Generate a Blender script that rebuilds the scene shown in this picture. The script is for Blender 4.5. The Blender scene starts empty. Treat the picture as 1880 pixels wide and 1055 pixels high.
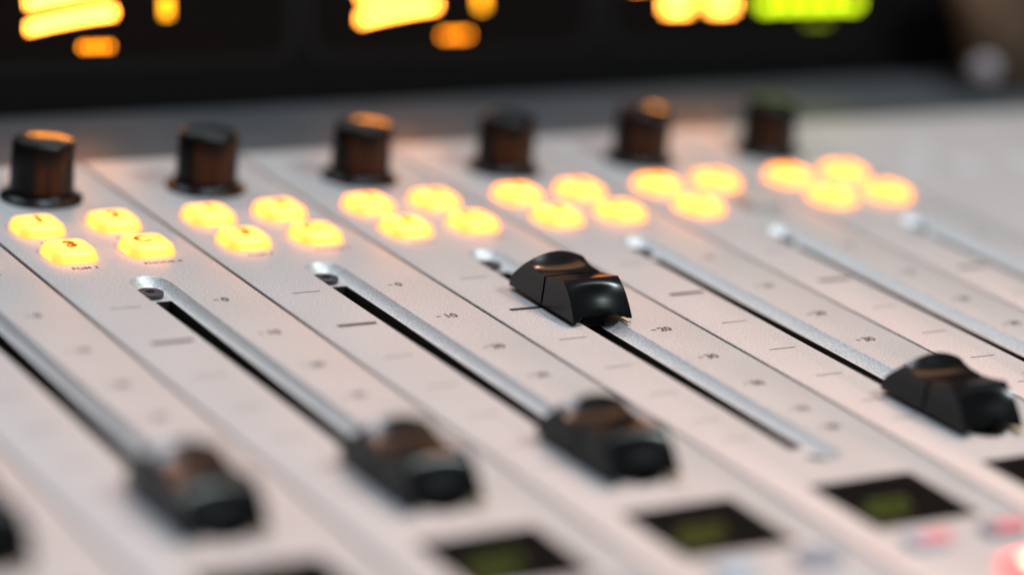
import bpy, bmesh, math, random
from mathutils import Vector, Matrix
from mathutils.geometry import tessellate_polygon

random.seed(7)
S = 0.001                      # everything below is written in millimetres
sc = bpy.context.scene
COL = sc.collection

# ------------------------------------------------------------------ camera
cam_d = bpy.data.cameras.new('camera')
cam_o = bpy.data.objects.new('camera', cam_d)
COL.objects.link(cam_o)
FW = Vector((0.51482316, 0.80211287, -0.30260875))
RT = Vector((0.85391514, -0.51110375, 0.09798923))
UP = Vector((0.07606604, 0.30884932, 0.94806437))
CP = Vector((-298.375, -454.810, 172.072))
M = Matrix((RT, UP, -FW)).transposed().to_4x4()
M.translation = CP * S
cam_o.matrix_world = M
cam_d.sensor_width = 36.0
cam_d.lens = 94.527
cam_d.clip_start = 0.005
cam_d.clip_end = 20.0
cam_d.dof.use_dof = True
cam_d.dof.focus_distance = 0.5512
cam_d.dof.aperture_fstop = 3.9
sc.camera = cam_o

# ------------------------------------------------------------------ world, lamps, exposure
w = bpy.data.worlds.new('World')
sc.world = w
w.use_nodes = True
bg = w.node_tree.nodes['Background']
bg.inputs['Color'].default_value = (0.75, 0.85, 1.0, 1)
bg.inputs['Strength'].default_value = 0.012
vs = sc.view_settings
vs.view_transform = 'Standard'
vs.look = 'None'
vs.exposure = 0.0
vs.gamma = 1.0
vs.use_curve_mapping = False
sc.cycles.max_bounces = 8
sc.cycles.sample_clamp_indirect = 6.0
sc.cycles.use_denoising = True
sc.cycles.caustics_reflective = False
sc.cycles.caustics_refractive = False


def look(o, at):
    d = Vector(at) * S - o.location
    o.rotation_euler = d.to_track_quat('-Z', 'Y').to_euler()


def area(name, loc, at, size, power, color, shape='DISK'):
    l = bpy.data.lights.new(name, 'AREA')
    l.shape = shape
    l.size = size * S
    l.energy = power
    l.color = color
    o = bpy.data.objects.new(name, l)
    COL.objects.link(o)
    o.location = Vector(loc) * S
    look(o, at)
    return o


# cool ceiling lamp overhead, slightly behind and to the right
area('cool_ceiling_lamp', (-20, -120, 1100), (0, -40, 0), 340, 8.4, (0.76, 0.87, 1.0))
# smaller cool lamp on the right, it draws the glints on the fader fronts
area('cool_desk_lamp', (480, -650, 970), (0, -20, 0), 190, 9.0, (0.84, 0.97, 0.96))
# added warm fill from the right, for the brown sheen in the cap saddles
area('warm_saddle_fill', (640, 450, 950), (0, -20, 0), 640, 2.2, (1.0, 0.50, 0.25))
# added cool fill from behind on the left, brightens the recess walls
area('cool_recess_fill', (-230, 470, 540), (0, -40, 0), 260, 1.05, (0.80, 0.92, 1.0), 'SQUARE')
# warm studio spot behind the desk on the right, its beam ends across the panel
sp = bpy.data.lights.new('warm_spot_lamp', 'SPOT')
sp.energy = 25.5
sp.color = (1.0, 0.53, 0.36)
sp.shadow_soft_size = 0.035
sp.spot_blend = 0.06
so = bpy.data.objects.new('warm_spot_lamp', sp)
COL.objects.link(so)
SPOT_P = Vector((380, 560, 1250))
SPOT_C = Vector((-72, -420, 0))
so.location = SPOT_P * S
look(so, SPOT_C)
_ax = (SPOT_C - SPOT_P).normalized()
_b = (Vector((80, 8, 0)) - SPOT_P).normalized()
sp.spot_size = 2 * math.acos(max(-1, min(1, _ax.dot(_b))))


# ------------------------------------------------------------------ materials
def mat(name, base=(0.5, 0.5, 0.5), rough=0.5, metal=0.0, spec=0.5, emit=None, es=0.0,
        bump=None, vary=None, coat=0.0):
    m = bpy.data.materials.new(name)
    m.use_nodes = True
    nt = m.node_tree
    b = nt.nodes['Principled BSDF']
    b.inputs['Base Color'].default_value = (*base, 1)
    b.inputs['Roughness'].default_value = rough
    b.inputs['Metallic'].default_value = metal
    b.inputs['Specular IOR Level'].default_value = spec
    if coat:
        b.inputs['Coat Weight'].default_value = coat
        b.inputs['Coat Roughness'].default_value = 0.15
    if emit:
        b.inputs['Emission Color'].default_value = (*emit, 1)
        b.inputs['Emission Strength'].default_value = es
    tc = None
    if bump or vary:
        tc = nt.nodes.new('ShaderNodeTexCoord')
    if bump:                                   # (scale per metre, strength, distance mm)
        n = nt.nodes.new('ShaderNodeTexNoise')
        n.inputs['Scale'].default_value = bump[0]
        n.inputs['Detail'].default_value = 3.0
        nt.links.new(tc.outputs['Object'], n.inputs['Vector'])
        bn = nt.nodes.new('ShaderNodeBump')
        bn.inputs['Strength'].default_value = bump[1]
        bn.inputs['Distance'].default_value = bump[2] * S
        nt.links.new(n.outputs['Fac'], bn.inputs['Height'])
        nt.links.new(bn.outputs['Normal'], b.inputs['Normal'])
    if vary:                                   # (scale per metre, colour a, colour b)
        n2 = nt.nodes.new('ShaderNodeTexNoise')
        n2.inputs['Scale'].default_value = vary[0]
        n2.inputs['Detail'].default_value = 4.0
        nt.links.new(tc.outputs['Object'], n2.inputs['Vector'])
        cr = nt.nodes.new('ShaderNodeValToRGB')
        cr.color_ramp.elements[0].position = 0.35
        cr.color_ramp.elements[1].position = 0.65
        cr.color_ramp.elements[0].color = (*vary[1], 1)
        cr.color_ramp.elements[1].color = (*vary[2], 1)
        nt.links.new(n2.outputs['Fac'], cr.inputs['Fac'])
        nt.links.new(cr.outputs['Color'], b.inputs['Base Color'])
    return m


PANEL = mat('silver_panel_paint', rough=0.47, metal=0.42, spec=0.5,
            bump=(6000, 0.12, 0.03), vary=(2600, (0.47, 0.46, 0.455), (0.72, 0.705, 0.70)))
_nt = PANEL.node_tree                      # handled paint: the gloss wanders a little
_n = _nt.nodes.new('ShaderNodeTexNoise')
_n.inputs['Scale'].default_value = 55.0
_n.inputs['Detail'].default_value = 5.0
_m = _nt.nodes.new('ShaderNodeMapRange')
_m.inputs['From Min'].default_value = 0.3
_m.inputs['From Max'].default_value = 0.7
_m.inputs['To Min'].default_value = 0.445
_m.inputs['To Max'].default_value = 0.505
_t = _nt.nodes.new('ShaderNodeTexCoord')
_nt.links.new(_t.outputs['Object'], _n.inputs['Vector'])
_nt.links.new(_n.outputs['Fac'], _m.inputs['Value'])
_nt.links.new(_m.outputs['Result'], _nt.nodes['Principled BSDF'].inputs['Roughness'])
RECESS = PANEL
INK = mat('dark_print', (0.045, 0.04, 0.045), 0.6)
INKB = mat('bold_print', (0.012, 0.01, 0.016), 0.6)
BLACK = mat('matt_black_gap', (0.01, 0.009, 0.009), 0.8, spec=0.2)
WELL = mat('slot_dark_plastic', (0.02, 0.018, 0.017), 0.6, spec=0.3)
CAP = mat('black_cap_plastic', (0.006, 0.006, 0.0065), 0.22, spec=0.32, bump=(3500, 0.2, 0.02))
GROOVE = mat('groove_black', (0.002, 0.002, 0.002), 0.7, spec=0.2)
RAIL = mat('tan_rail_plastic', (0.60, 0.44, 0.28), 0.4)
KNOB = mat('black_knob_rubber', (0.005, 0.004, 0.004), 0.28, spec=0.23, bump=(1800, 0.1, 0.03))
KNOBTOP = mat('black_knob_top', (0.014, 0.014, 0.015), 0.16, spec=0.6)
SCREW = mat('dark_screw_steel', (0.06, 0.06, 0.07), 0.5, metal=0.4, spec=0.3)
BTN = mat('lit_amber_button', (0.55, 0.30, 0.08), 0.35, emit=(1.0, 0.26, 0.034), es=4.0)
_nt = BTN.node_tree                        # the lamp sits under the middle of the key
_tc = _nt.nodes.new('ShaderNodeTexCoord')
_ln = _nt.nodes.new('ShaderNodeVectorMath')
_ln.operation = 'LENGTH'
_mr = _nt.nodes.new('ShaderNodeMapRange')
_mr.inputs['From Min'].default_value = 0.001
_mr.inputs['From Max'].default_value = 0.0066
_mr.inputs['To Min'].default_value = 8.5
_mr.inputs['To Max'].default_value = 2.2
_nt.links.new(_tc.outputs['Object'], _ln.inputs[0])
_nt.links.new(_ln.outputs['Value'], _mr.inputs['Value'])
_nt.links.new(_mr.outputs['Result'], _nt.nodes['Principled BSDF'].inputs['Emission Strength'])
LEGEND = mat('button_legend', (0.25, 0.05, 0.0), 0.5, emit=(1.0, 0.20, 0.0), es=0.32)
GLASS = mat('display_glass', (0.005, 0.005, 0.005), 0.3, spec=0.08)
GREEN = mat('green_display_text', (0.03, 0.05, 0.005), 0.4, emit=(0.30, 0.38, 0.008), es=0.13)
PALE = mat('pale_button_plastic', (0.45, 0.50, 0.56), 0.4)
GREY = mat('grey_button_plastic', (0.28, 0.29, 0.33), 0.4)
REDINK = mat('red_legend', (0.72, 0.18, 0.18), 0.5, emit=(1.0, 0.15, 0.15), es=0.2)
REDLIT = mat('lit_red_button', (0.8, 0.2, 0.2), 0.4, emit=(1.0, 0.07, 0.06), es=2.4)
HOT = mat('lit_lamp_core', (0.9, 0.8, 0.6), 0.4, emit=(1.0, 0.60, 0.38), es=5.0)
LEDGE = mat('dark_grey_ledge_paint', (0.055, 0.057, 0.06), 0.38, spec=0.5, bump=(1500, 0.2, 0.05),
            vary=(40, (0.064, 0.069, 0.076), (0.078, 0.083, 0.09)))
HOUSING = mat('black_meter_housing', (0.004, 0.0035, 0.0035), 0.45, spec=0.12, bump=(900, 0.15, 0.05))
BEZEL = mat('dark_meter_bezel', (0.010, 0.008, 0.0075), 0.5, spec=0.15)
SCREEN = mat('dark_meter_screen', (0.006, 0.004, 0.0035), 0.3, spec=0.2)
AMBER = mat('amber_meter_segment', (0.6, 0.3, 0.05), 0.4, emit=(1.0, 0.32, 0.035), es=20.0)
AMBERBLK = mat('amber_peak_segment', (0.6, 0.3, 0.05), 0.4, emit=(1.0, 0.36, 0.003), es=5.0)
ORANGE = mat('orange_caption_lamp', (0.6, 0.2, 0.02), 0.4, emit=(1.0, 0.26, 0.004), es=9.0)
LIME = mat('lime_meter_segment', (0.3, 0.5, 0.02), 0.4, emit=(0.70, 0.95, 0.005), es=4.0)
LIMEDIM = mat('dim_lime_caption', (0.3, 0.4, 0.02), 0.4, emit=(0.55, 0.62, 0.005), es=1.0)
BROWN = mat('brown_blob_matt', (0.2, 0.105, 0.055), 0.6, bump=(700, 0.5, 0.2),
            vary=(90, (0.06, 0.032, 0.018), (0.15, 0.082, 0.042)))
PEARL = mat('pale_disc_matt', (0.36, 0.31, 0.33), 0.45)


# ------------------------------------------------------------------ helpers
def mesh(name, verts, faces, m, smooth=False, sharp=None):
    me = bpy.data.meshes.new(name)
    me.from_pydata([(v[0] * S, v[1] * S, v[2] * S) for v in verts], [], faces)
    bm = bmesh.new()
    bm.from_mesh(me)
    bmesh.ops.remove_doubles(bm, verts=bm.verts, dist=1e-7)
    bmesh.ops.recalc_face_normals(bm, faces=bm.faces)
    bm.to_mesh(me)
    bm.free()
    if smooth:
        for p in me.polygons:
            p.use_smooth = True
        if sharp:
            me.set_sharp_from_angle(angle=math.radians(sharp))
    me.materials.append(m)
    return me


def link(name, me, parent=None, loc=(0, 0, 0)):
    o = bpy.data.objects.new(name, me)
    COL.objects.link(o)
    o.location = Vector(loc) * S
    if parent:
        o.parent = parent
    return o


def empty(name, loc, label, cat, group=None):
    o = bpy.data.objects.new(name, None)
    COL.objects.link(o)
    o.location = Vector(loc) * S
    o.empty_display_size = 0.01
    o['label'] = label
    o['category'] = cat
    if group:
        o['group'] = group
    return o


class MB:
    """collects boxes, rings and sheets of one part"""
    def __init__(self):
        self.v, self.f = [], []

    def add(self, vs_, fs_):
        n = len(self.v)
        self.v += vs_
        self.f += [tuple(i + n for i in f) for f in fs_]

    def box(self, x0, x1, y0, y1, z0, z1):
        self.add([(x0, y0, z0), (x1, y0, z0), (x1, y1, z0), (x0, y1, z0),
                  (x0, y0, z1), (x1, y0, z1), (x1, y1, z1), (x0, y1, z1)],
                 [(0, 3, 2, 1), (4, 5, 6, 7), (0, 1, 5, 4), (1, 2, 6, 5), (2, 3, 7, 6), (3, 0, 4, 7)])

    def sheet(self, x0, x1, y0, y1, z):
        self.add([(x0, y0, z), (x1, y0, z), (x1, y1, z), (x0, y1, z)], [(0, 1, 2, 3)])

    def lathe(self, prof, cx, cy, n=48, cap=True):
        vs_, fs_ = [], []
        for r, z in prof:
            for i in range(n):
                a = 2 * math.pi * i / n
                vs_.append((cx + r * math.cos(a), cy + r * math.sin(a), z))
        for j in range(len(prof) - 1):
            for i in range(n):
                k = (i + 1) % n
                fs_.append((j * n + i, j * n + k, (j + 1) * n + k, (j + 1) * n + i))
        if cap:
            fs_.append(tuple(range((len(prof) - 1) * n, len(prof) * n)))
        self.add(vs_, fs_)

    def loops(self, rings, cap_first=False, cap_last=False):
        n = len(rings[0])
        vs_, fs_ = [p for r in rings for p in r], []
        for j in range(len(rings) - 1):
            for i in range(n):
                k = (i + 1) % n
                fs_.append((j * n + i, j * n + k, (j + 1) * n + k, (j + 1) * n + i))
        if cap_first:
            fs_.append(tuple(range(n)))
        if cap_last:
            fs_.append(tuple(range((len(rings) - 1) * n, len(rings) * n)))
        self.add(vs_, fs_)

    def plate(self, outer, holes, z):
        """flat sheet with holes"""
        polys = [[Vector((p[0], p[1], 0)) for p in outer]] + [[Vector((p[0], p[1], 0)) for p in h] for h in holes]
        flat = [(p.x, p.y, z) for q in polys for p in q]
        tris = tessellate_polygon(polys)
        self.add(flat, [tuple(t) for t in tris])

    def build(self, name, m, parent=None, smooth=False, sharp=None, bevel=None, loc=(0, 0, 0)):
        o = link(name, mesh(name, self.v, self.f, m, smooth, sharp), parent, loc)
        if bevel:
            b = o.modifiers.new('bevel', 'BEVEL')
            b.width = bevel * S
            b.segments = 3
            b.limit_method = 'ANGLE'
            b.angle_limit = math.radians(38)
            b.harden_normals = True
        return o


def rrect(x0, x1, y0, y1, r, z=None, n=6):
    out = []
    for cx, cy, a0 in ((x1 - r, y1 - r, 0), (x0 + r, y1 - r, 90), (x0 + r, y0 + r, 180), (x1 - r, y0 + r, 270)):
        for i in range(n + 1):
            a = math.radians(a0 + 90 * i / n)
            p = (cx + r * math.cos(a), cy + r * math.sin(a))
            out.append(p if z is None else (*p, z))
    return out


def text_mesh(s, size, m, x, y, z, name='text', align='LEFT', bold=0.0):
    """printed characters as a flat mesh (raw mesh data, metres)"""
    cu = bpy.data.curves.new(name, 'FONT')
    cu.body = s
    cu.size = size * S
    cu.align_x = align
    cu.offset = bold * S
    o = bpy.data.objects.new(name, cu)
    COL.objects.link(o)
    dg = bpy.context.evaluated_depsgraph_get()
    me = bpy.data.meshes.new_from_object(o.evaluated_get(dg))
    me.transform(Matrix.Translation(Vector((x, y, z)) * S))
    bpy.data.objects.remove(o)
    bpy.data.curves.remove(cu)
    me.materials.clear()
    me.materials.append(m)
    return me


def into(mb, me):
    mb.add([(v.co.x / S, v.co.y / S, v.co.z / S) for v in me.vertices], [tuple(p.vertices) for p in me.polygons])
    bpy.data.meshes.remove(me)


# ------------------------------------------------------------------ the console's frame
frame = empty('console_frame', (0, 0, -12), 'dark grey console frame under the silver strips with a plain rear ledge', 'console frame')
mb = MB()
mb.box(-190, 330, -215, 108.2, -11.5, -7.6)
mb.build('base_tray', BLACK, frame, loc=(0, 0, 12))
mb = MB()
mb.box(-190, 330, 109.2, 162, -9, -0.6)
mb.build('rear_ledge', LEDGE, frame, bevel=1.2, smooth=True, sharp=30, loc=(0, 0, 12))

# ------------------------------------------------------------------ channel strips
RC, RW = 0.75, 4.45                       # fader recess centre and half width
RY0, RY1 = -101.7, 26.8
SY0, SY1 = -91.0, 16.3                    # slot
SW = 1.5
Y_FRONT, Y_BACK = -190.0, 108.7
TICKS = [(9.1, '0'), (-11.6, '10'), (-30.6, '20'), (-47.5, '30'), (-63.2, '50'), (-77.9, '70'), (-87.6, '80')]


def stadium(hw, inset, z, n=14):
    """outline of the recess, shrunk to the half width hw"""
    y1, y0 = RY1 - RW - inset * 0.0, RY0 + RW
    out = []
    for cy, a0 in ((y1, 0), (y0, 180)):
        for i in range(n + 1):
            a = math.radians(a0 + 180 * i / n)
            out.append((RC + hw * math.cos(a), cy + hw * math.sin(a), z))
    return out


def slot_loop(z):
    return rrect(RC - SW, RC + SW + 0.55, SY0, SY1, 0.35, z, 3)


def faceplate_meshes():
    x0, x1 = -19.57 + 0.45, 19.57 + 0.45
    prof = [(4.45, 0.0), (4.40, -0.03), (4.32, -0.14)]
    for i in range(1, 13):
        t = 1 - i / 12
        prof.append((2.3 + 2.02 * t, -2.0 + 1.86 * t ** 1.35))
    mb = MB()
    outer = rrect(x0 + 0.22, x1 - 0.22, Y_FRONT, Y_BACK - 0.4, 0.4, None, 3)
    hole = [(p[0], p[1]) for p in stadium(prof[0][0], 0, 0)]
    disp = rrect(-11.6, 11.6, -131.2, -110.8, 0.6, None, 3)
    mb.plate(outer, [hole, disp], 0.0)
    # rolled edge and sides
    o3 = [(*p, 0.0) for p in outer]
    cx, cy = (x0 + x1) / 2, (Y_FRONT + Y_BACK) / 2

    def grow(d, z):
        return [(p[0] + (d if p[0] > cx else -d), p[1] + (d if p[1] > cy else -d), z) for p in outer]
    mb.loops([o3, grow(0.14, -0.06), grow(0.22, -0.22), grow(0.22, -7.0)])
    # display opening sides
    mb.loops([[(*p, 0.0) for p in disp], [(*p, -0.9) for p in disp]])
    plate = mesh('faceplate', mb.v, mb.f, PANEL, True, 24)
    mb = MB()
    mb.loops([stadium(h, 0, z) for h, z in prof])
    rec_outer = [(p[0], p[1]) for p in stadium(prof[-1][0], 0, 0)]
    mb.plate(rec_outer, [[(p[0], p[1]) for p in slot_loop(0)]], prof[-1][1])
    rec = mesh('fader_recess', mb.v, mb.f, RECESS, True, 70)
    mb = MB()
    mb.loops([slot_loop(-2.0), slot_loop(-6.8)], cap_last=True)
    well = mesh('fader_slot', mb.v, mb.f, WELL)
    return plate, rec, well


def dark_scale():
    thin, bold = MB(), MB()
    for i, (y, s) in enumerate(TICKS):
        if i == 1:
            bold.sheet(-13.9, -5.2, y - 0.75, y + 0.55, 0.03)
        else:
            thin.sheet(-13.6, -7.2, y - 0.16, y + 0.16, 0.03)
        thin.sheet(8.7, 9.8, y - 0.22, y + 0.22, 0.03)
        into(thin, text_mesh(s, 3.0, INK, 10.45, y - 1.05, 0.03, bold=0.10))
    return mesh('scale_print', thin.v, thin.f, INK), mesh('unity_mark', bold.v, bold.f, INKB)


def knob_meshes():
    mb = MB()
    mb.lathe([(9.25, 0.05), (9.3, 0.5), (9.0, 0.9), (8.0, 1.25), (7.35, 1.9), (7.15, 3.0), (7.0, 8.0), (6.85, 12.6), (6.7, 13.1), (6.3, 13.45)], 0, 0, 64, cap=False)
    body = mesh('knob', mb.v, mb.f, KNOB, True, 50)
    mb = MB()
    mb.lathe([(6.3, 13.45), (5.8, 13.56), (5.0, 13.66), (3.4, 13.84), (1.8, 13.95), (0.3, 13.99)], 0, 0, 64)
    top = mesh('knob_top', mb.v, mb.f, KNOBTOP, True, 50)
    return body, top


def button_mesh(wx, wy, h, name, m, taper=0.9):
    mb = MB()
    a, b = wx / 2, wy / 2
    rings = []
    for g, z in ((0.0, 0.02), (0.0, 0.5), (0.25 * taper, h * 0.55), (0.6 * taper, h * 0.86), (1.1 * taper, h * 0.97), (2.0 * taper, h)):
        rings.append(rrect(-a + g, a - g, -b + g, b - g, 2.0 - g * 0.5, z, 7))
    mb.loops(rings, cap_last=True)
    return mesh(name, mb.v, mb.f, m, True, 60)


def smoothstep(t):
    t = max(0.0, min(1.0, t))
    return t * t * (3 - 2 * t)


PROFILE = [(13.7, 0.9), (13.45, 2.5), (12.5, 4.0), (11.1, 5.2), (9.6, 6.55), (8.3, 7.55), (7.4, 8.1),
           (6.4, 7.65), (5.3, 7.3), (4.2, 7.08), (3.0, 6.98), (1.6, 6.94), (0.85, 6.95), (0.5, 6.96), (0.15, 6.98), (-1.0, 7.1), (-2.5, 7.38), (-4.2, 7.75),
           (-5.2, 7.98), (-5.9, 8.15), (-6.6, 7.72), (-7.5, 7.1), (-8.3, 6.4), (-9.3, 5.4), (-10.2, 4.2), (-11.1, 2.9), (-11.9, 1.6), (-12.2, 0.9)]


def cap_shell(y_hi, y_lo, hw, drop=0.0):
    """closed solid of the cap between two y values"""
    def zat(y):
        for (ya, za), (yb, zb) in zip(PROFILE, PROFILE[1:]):
            if ya >= y >= yb:
                return za + (zb - za) * (ya - y) / (ya - yb)
        return 0.9
    pts = [(y_hi, zat(y_hi))] + [p for p in PROFILE if y_lo + 1e-6 < p[0] < y_hi - 1e-6] + [(y_lo, zat(y_lo))]
    # subdivide
    fine = []
    for (ya, za), (yb, zb) in zip(pts, pts[1:]):
        for t in (0, 0.5):
            fine.append((ya + (yb - ya) * t, za + (zb - za) * t))
    fine.append(pts[-1])
    cols = 25
    rings = []
    for c in range(cols):
        u = -1 + 2 * c / (cols - 1)
        x = hw * u
        q = 1 - u * u
        ring = []
        for y, z in fine:
            arch = 1.75 * math.exp(-((y - 7.6) / 2.9) ** 2) * q
            zz = z + arch - drop
            front = smoothstep((-5.9 - y) / 4.0) ** 0.6
            yy = y + 1.55 * q * front * front
            zz = max(zz, 0.9)
            ring.append((x * (1 - 0.05 * (zz - 0.9) / 7), yy, zz))
        # underside, hollow in the middle
        au = max(0.0, 1 - (x / 5.0) ** 2) ** 0.5
        y1, y0 = ring[-1][1], ring[0][1]
        full = (y_lo < -11, y_hi > 13)
        if full[0]:
            # raise the lower lip of the front face into an arch
            zl = 0.9 + 1.0 * au
            ring = [p for p in ring if p[2] >= zl or p[1] > -6] + []
            # keep the ring length equal by clamping instead of dropping
            ring = []
            for y, z in fine:
                front = smoothstep((-5.9 - y) / 4.0) ** 0.6
                arch = 1.75 * math.exp(-((y - 7.6) / 2.9) ** 2) * q
                yy = y + 1.55 * q * front * front
                zz = max(z + arch - drop, 0.9)
                if y < -5.9 and zz < zl:
                    t = (zl - zz) / max(0.01, zl - 0.9)
                    zz = zl
                    yy += 0.9 * t
                ring.append((x * (1 - 0.05 * (zz - 0.9) / 7), yy, zz))
        if not full[0]:
            ring.append((x, y1, 0.9))
        for t, a_ in ((0.10, 0.8), (0.16, 0.0), (0.5, 0.0), (0.9, 0.0)):
            yb = ring[-1][1] * (1 - t) + ring[0][1] * t if t == 0.10 else y1 * (1 - t) + y0 * t
            ring.append((x, yb, 0.9 + a_ * au * (1 if full[0] else 0)))
        if not full[1]:
            ring.append((x, y0, 0.9))
        rings.append(ring)
    n = len(rings[0])
    vs_, fs_ = [p for r in rings for p in r], []
    for j in range(cols - 1):
        for i in range(n):
            k = (i + 1) % n
            fs_.append((j * n + i, j * n + k, (j + 1) * n + k, (j + 1) * n + i))
    fs_.append(tuple(range(n)))
    fs_.append(tuple(range((cols - 1) * n, cols * n)))
    return vs_, fs_


def cap_meshes():
    mb = MB()
    for hi, lo in ((13.7, 0.86), (0.14, -12.2)):
        mb.add(*cap_shell(hi, lo, 7.15))
    body = mesh('fader_cap', mb.v, mb.f, CAP, True, 32)
    mb = MB()
    mb.add(*cap_shell(1.6, -0.6, 6.7, 0.35))
    core = mesh('centre_groove', mb.v, mb.f, GROOVE, True, 40)
    mb = MB()
    mb.box(-1.0, 1.0, -2.6, 3.4, -6.4, 1.6)
    mb.box(-2.6, 2.6, -8.2, 11.5, -1.7, 1.6)  # wide black block, added to stop light under the cap
    stem = mesh('stem_and_light_block', mb.v, mb.f, GROOVE)
    mb = MB()
    mb.box(-0.42, 0.42, -14.6, 13.9, 0.12, 0.62)
    rail = mesh('cap_rail', mb.v, mb.f, RAIL)
    return body, core, stem, rail


def screw_mesh():
    mb = MB()
    mb.lathe([(2.75, -2.2), (2.75, -1.42), (2.6, -1.36), (2.3, -1.42), (1.9, -1.5), (1.72, -1.42), (1.5, -1.28), (1.2, -1.24), (1.0, -1.3), (0.92, -2.2), (0.1, -2.2)], 0, 0, 40)
    return mesh('recess_screw', mb.v, mb.f, SCREW, True, 35)


def screw_seat():
    mb = MB()
    mb.lathe([(1.0, -1.34), (0.2, -1.34)], 0, 0, 40)
    return mesh('screw_socket', mb.v, mb.f, GROOVE)


PLATE, REC, WELLM = faceplate_meshes()
SCALE, UNITY = dark_scale()
KB, KT = knob_meshes()
BT = button_mesh(10.2, 10.0, 2.5, 'lit_button', BTN)
BTOFF = button_mesh(10.2, 10.0, 2.5, 'unlit_button', mat('unlit_amber_button', (0.50, 0.42, 0.37), 0.4))
CB, CC, CS, CR = cap_meshes()
SCR, SEAT = screw_mesh(), screw_seat()
SMALLP = button_mesh(8.5, 5.5, 1.6, 'pale_button', PALE, 0.5)
SMALLG = button_mesh(8.5, 5.5, 1.6, 'grey_button', GREY, 0.5)
ONB = button_mesh(13, 11, 2.6, 'lit_red_button', REDLIT)
ONO = button_mesh(13, 11, 2.2, 'start_button', PALE)

LEG = {}
for ch in '123':
    LEG[ch] = text_mesh(ch, 5.2, LEGEND, 0.4, -1.2, 2.56, 'legend', 'CENTER', 0.42)
mbx = MB()
into(mbx, text_mesh('C', 5.0, LEGEND, -0.9, -1.1, 2.56, 'legend', 'CENTER', 0.36))
into(mbx, text_mesh('o', 3.4, LEGEND, 2.5, -0.3, 2.56, 'legend', 'CENTER', 0.10))
LEG['C'] = mesh('legend', mbx.v, mbx.f, LEGEND)

mbx = MB()
for s, x, y in (('PGM 1', -8.3, 51.6), ('PGM 2', 8.9, 51.6), ('PGM 3', -8.4, 33.9), ('PHONE 4', 9.0, 33.9)):
    into(mbx, text_mesh(s, 2.1, INK, x, y, 0.03, 'print', 'CENTER', 0.02))
CAPTIONS = mesh('button_captions', mbx.v, mbx.f, INK)

mbx = MB()
mbx.plate(rrect(-11.58, 11.58, -131.18, -110.82, 0.6, None, 3), [], -0.06)
DISP = mesh('display', mbx.v, mbx.f, GLASS)
# glowing rows of the small display
mbx = MB()
rr = random.Random(3)
for row, y in enumerate((-121.6, -124.6, -127.4)):
    x = (-6.0, -8.8, -8.8)[row]
    while x < (2.2, 1.6, -2.5)[row]:
        wd = rr.choice((0.5, 0.9, 1.3))
        mbx.sheet(x, x + wd, y, y + 1.9, -0.03)
        x += wd + 0.6
DTXT = mesh('display_text', mbx.v, mbx.f, GREEN)

BX = ((-8.8, 60.4, '1'), (8.6, 60.4, '2'), (-8.8, 42.6, '3'), (8.6, 42.6, 'C'))
CAPY = {-1: -89.6, 0: -89.2, 1: -89.2, 2: -89.3, 3: -12.9, 4: -88.6, 5: -88.0, 6: -87.6}
DESCR = {
    -1: 'silver strip showing only a cut-off black fader at the lower left edge',
    0: 'silver strip with the most blurred complete black fader cap',
    1: 'silver strip with the sharpest lit keys, below the nearest black knob',
    2: 'silver strip with its fader low, beside the strip with the raised fader',
    3: 'silver strip with the sharp black fader raised to its bold mark',
    4: 'silver strip with a fairly sharp low fader, between raised fader and right edge',
    5: 'silver strip under the second farthest black knob, its fader out of view',
    6: 'silver strip under the farthest black knob, with the most blurred amber keys',
}
GROUP = 'fader strips of the mixing console'
for k in range(-1, 7):
    root = empty('fader_strip', ((k - 3) * 40, 0, 0), DESCR[k], 'fader strip', GROUP)
    link('faceplate', PLATE, root)
    rec = link('fader_recess', REC, root)
    link('fader_slot', WELLM, rec)
    for y in (22.1, -96.9):
        scr = link('recess_screw', SCR, rec, (RC - 1.0, y - 2.1, 0.35))
        scr.rotation_euler.z = 0.7 * k
        link('screw_socket', SEAT, rec, (RC - 1.0, y - 2.1, 0.35))
    link('scale_print', SCALE, root)
    link('unity_mark', UNITY, root)
    link('button_captions', CAPTIONS, root)
    cap = link('fader_cap', CB, root, (0.3, CAPY[k], 0))
    link('centre_groove', CC, cap)
    link('stem_and_light_block', CS, cap, (0.45, 0, 0))
    link('cap_rail', CR, cap, (5.3, 0.6, 0.45))
    link('cap_rail', CR, cap, (-6.0, 1.6, 0.5)).scale = (1, 0.87, 0.45)
    if k >= 0:
        if k >= 1:
            kn = link('rotary_knob', KB, root, (1.2, 83.6, 0))
            link('knob_top', KT, kn)
        for x, y, ch in BX:
            if k == 0 and ch != 'C':
                continue
            if k == 5 and ch == 'C':
                b = link('unlit_button', BTOFF, root, (x, y, 0))
                b['label'] = 'unlit key beside three lit ones'
                continue
            b = link('lit_button', BT, root, (x, y, 0))
            link('legend', LEG[ch], b)
    d = link('display', DISP, root)
    link('display_text', DTXT, d)
    for x, me in ((-7.2, SMALLP), (9.8, SMALLG)):
        b = link('select_button', me, root, (x, -138.6, 0))
        if k == 3:
            mbx = MB()
            mbx.plate(rrect(-3.4, 3.4, -2.0, 1.2, 0.6), [], 1.64)
            mbx.build('red_legend', REDINK, b, loc=(1.0, -0.4, 0))
    if k == 3:
        b = link('lit_red_button', ONB, root, (4.4, -155.6, 0))
        b['label'] = 'lit red button with a white glowing core'
        mbx = MB()
        mbx.plate(rrect(-4.2, 4.2, -3.6, 2.6, 1.2), [], 2.66)
        mbx.build('lamp_core', HOT, b)
    else:
        link('start_button', ONO, root, (2.6, -154.5, 0))

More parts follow.
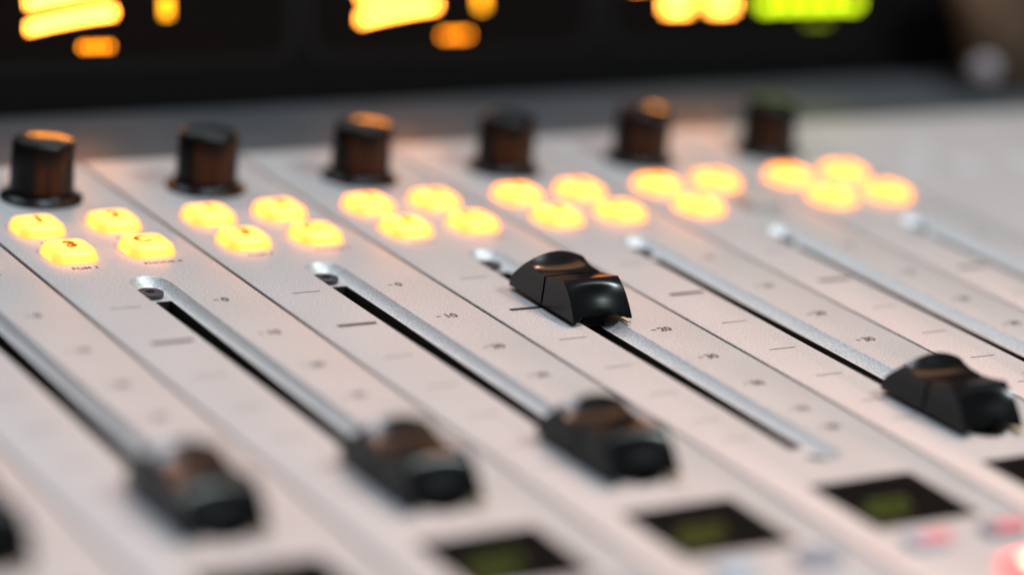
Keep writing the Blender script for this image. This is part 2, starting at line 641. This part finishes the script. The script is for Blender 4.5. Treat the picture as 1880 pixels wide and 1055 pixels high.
# plain strip at the right, with a few unlit grey keys
blank = empty('blank_strip', (160, 0, 0), 'plain silver strip without knob or fader, right of the last amber buttons', 'console strip')
mbx = MB()
x0, x1 = -19.27, 112.0
out = rrect(x0 + 0.22, x1 - 0.22, Y_FRONT, Y_BACK - 0.4, 0.4, None, 3)
mbx.plate(out, [], 0.0)
cxb, cyb = (x0 + x1) / 2, (Y_FRONT + Y_BACK) / 2


def growb(d, z):
    return [(p[0] + (d if p[0] > cxb else -d), p[1] + (d if p[1] > cyb else -d), z) for p in out]


mbx.loops([[(*p, 0.0) for p in out], growb(0.14, -0.06), growb(0.22, -0.22), growb(0.22, -7.0)])
mbx.build('faceplate', PANEL, blank, True, 24)
PALEKEY = button_mesh(9, 8, 0.9, 'unlit_key', mat('unlit_key_plastic', (0.54, 0.53, 0.52), 0.45))
for x, y in ((7.2, 79.0), (9.5, 61.5), (-8.5, 61.5), (28, 60.5), (46, 60.5)):
    link('unlit_key', PALEKEY, blank, (x, y, 0))

# ------------------------------------------------------------------ the meter bridge behind the console
TILT = 0.2
Y0 = 150.0


def onm(x, z, d=0.0):
    """a point of the leaning meter front, d mm in front of it"""
    n = Vector((0, -1, TILT)).normalized()
    return (x + n.x * d, Y0 + TILT * z + n.y * d, z + n.z * d)


bridge = empty('meter_bridge', (60, 165, -1), 'long black meter bridge behind the console with glowing amber and lime meters', 'meter bridge')
BL = (-60, -165, 1)
mb = MB()
HX0, HX1, HZ0, HZ1 = -170, 262, -0.55, 84
pts = [onm(HX0, HZ0), onm(HX1, HZ0), onm(HX1, HZ1), onm(HX0, HZ1)]
back = [(p[0], p[1] + 40, p[2]) for p in pts]
mb.add(pts + back, [(0, 1, 2, 3), (7, 6, 5, 4), (0, 4, 5, 1), (1, 5, 6, 2), (2, 6, 7, 3), (3, 7, 4, 0)])
mb.build('housing', HOUSING, bridge, bevel=1.5, smooth=True, sharp=30, loc=BL)


def seg(mb, x0, z0, x1, z1, h, d=0.9):
    """upright lit segment, a slab with thickness on the meter front"""
    zs = [(x0, z0 - h / 2), (x1, z1 - h / 2), (x1, z1 + h / 2), (x0, z0 + h / 2)]
    f_ = [onm(x, z, d) for x, z in zs]
    b_ = [onm(x, z, d - 0.35) for x, z in zs]
    mb.add(f_ + b_, [(0, 1, 2, 3), (7, 6, 5, 4), (0, 4, 5, 1), (1, 5, 6, 2), (2, 6, 7, 3), (3, 7, 4, 0)])


def arc_bar(mb, xa, za, xb, zb, n, h, sag):
    for i in range(n):
        t0, t1 = i / n, (i + 0.72) / n

        def pt(t):
            return xa + (xb - xa) * t, za + (zb - za) * t + sag * 4 * t * (1 - t)
        (x0, z0), (x1, z1) = pt(t0), pt(t1)
        seg(mb, x0, z0, x1, z1, h)


def pane(x0, x1, z0, z1, r, m, d0, d1, name, parent):
    mb = MB()
    o_ = rrect(x0, x1, z0, z1, r, None, 6)
    mb.loops([[onm(x, z, d0) for x, z in o_], [onm(x, z, d1) for x, z in o_]], cap_last=True)
    return mb.build(name, m, parent, loc=BL)


for i, x0 in enumerate((-72.0, 20.3, 113.0)):
    x1 = x0 + 90.5
    pane(x0, x1, 10.5, 72, 7, BEZEL, -0.3, 0.3, 'meter_bezel', bridge)
    sc_ = pane(x0 + 3.2, x1 - 3.2, 13.0, 69, 5, SCREEN, 0.25, 0.5, 'meter_screen', bridge)
    if i < 2:
        for za, zb in ((21.2, 24.6), (27.2, 30.6)):
            mb = MB()
            arc_bar(mb, x0 + 16.2, za, x0 + 39.4, zb, 26, 2.3, 0.35)
            mb.build('level_bar', AMBER, sc_)
        mb = MB()
        seg(mb, x0 + 52.0, 25.6, x0 + 54.3, 25.6, 5.2)
        mb.build('peak_segment', AMBERBLK, sc_)
        mb = MB()
        for q in range(5):
            seg(mb, x0 + (30.0, 41.0)[i] + q * 1.75, 16.2, x0 + (30.9, 41.9)[i] + q * 1.75, 16.2, 1.2)
        mb.build('caption_lamp', ORANGE, sc_)
    else:
        mb = MB()
        for xx in (136.0, 151.2):
            seg(mb, xx - 2.4, 22.6, xx + 5.6, 22.5, 3.4)
            seg(mb, xx - 2.4, 28.4, xx + 5.6, 28.3, 3.4)
        mb.build('level_bar', AMBER, sc_)
        mb = MB()
        for q in range(5):
            seg(mb, 166.8 + q * 7.4, 22.3, 172.4 + q * 7.4, 22.3, 3.0)
        mb.build('lime_bar', LIME, sc_)
        mb = MB()
        for q in range(4):
            seg(mb, 183.8 + q * 1.9, 17.2, 184.9 + q * 1.9, 17.2, 1.2)
        mb.build('caption_lamp', LIMEDIM, sc_)
        mb = MB()
        seg(mb, 122.0, 28.3, 126.0, 28.3, 1.2)
        mb.build('caption_lamp', ORANGE, sc_)

# ------------------------------------------------------------------ pouch for an unidentified brown thing at the far right, form made up
blob = empty('brown_blob', (246, 134, -0.6), 'unidentified brown pouch with a pale round snap, blurred at the upper right', 'blob')
mb = MB()
rings = []
for z, a, b, dx in ((0, 14, 5, 0), (3, 16, 7, 0), (12, 16, 9, -1), (22, 19, 9, -3), (32, 23, 8, -4), (36, 22, 7, -3), (41, 18, 4, -2)):
    rings.append([(dx + a * math.cos(t * 2 * math.pi / 32), b * math.sin(t * 2 * math.pi / 32), z) for t in range(32)])
mb.loops(rings, True, True)
mb.build('blob_body', BROWN, blob, True, 60)
mb = MB()
mb.lathe([(3.4, 0), (4.4, 0.8), (4.2, 2.2), (3.0, 3.2), (1.2, 3.6)], 0, 0, 28)
sn = mb.build('pale_disc', PEARL, blob, True, 60, loc=(-17.0, -9.0, 8.5))
sn.rotation_euler = (math.radians(90), 0, math.radians(-32))
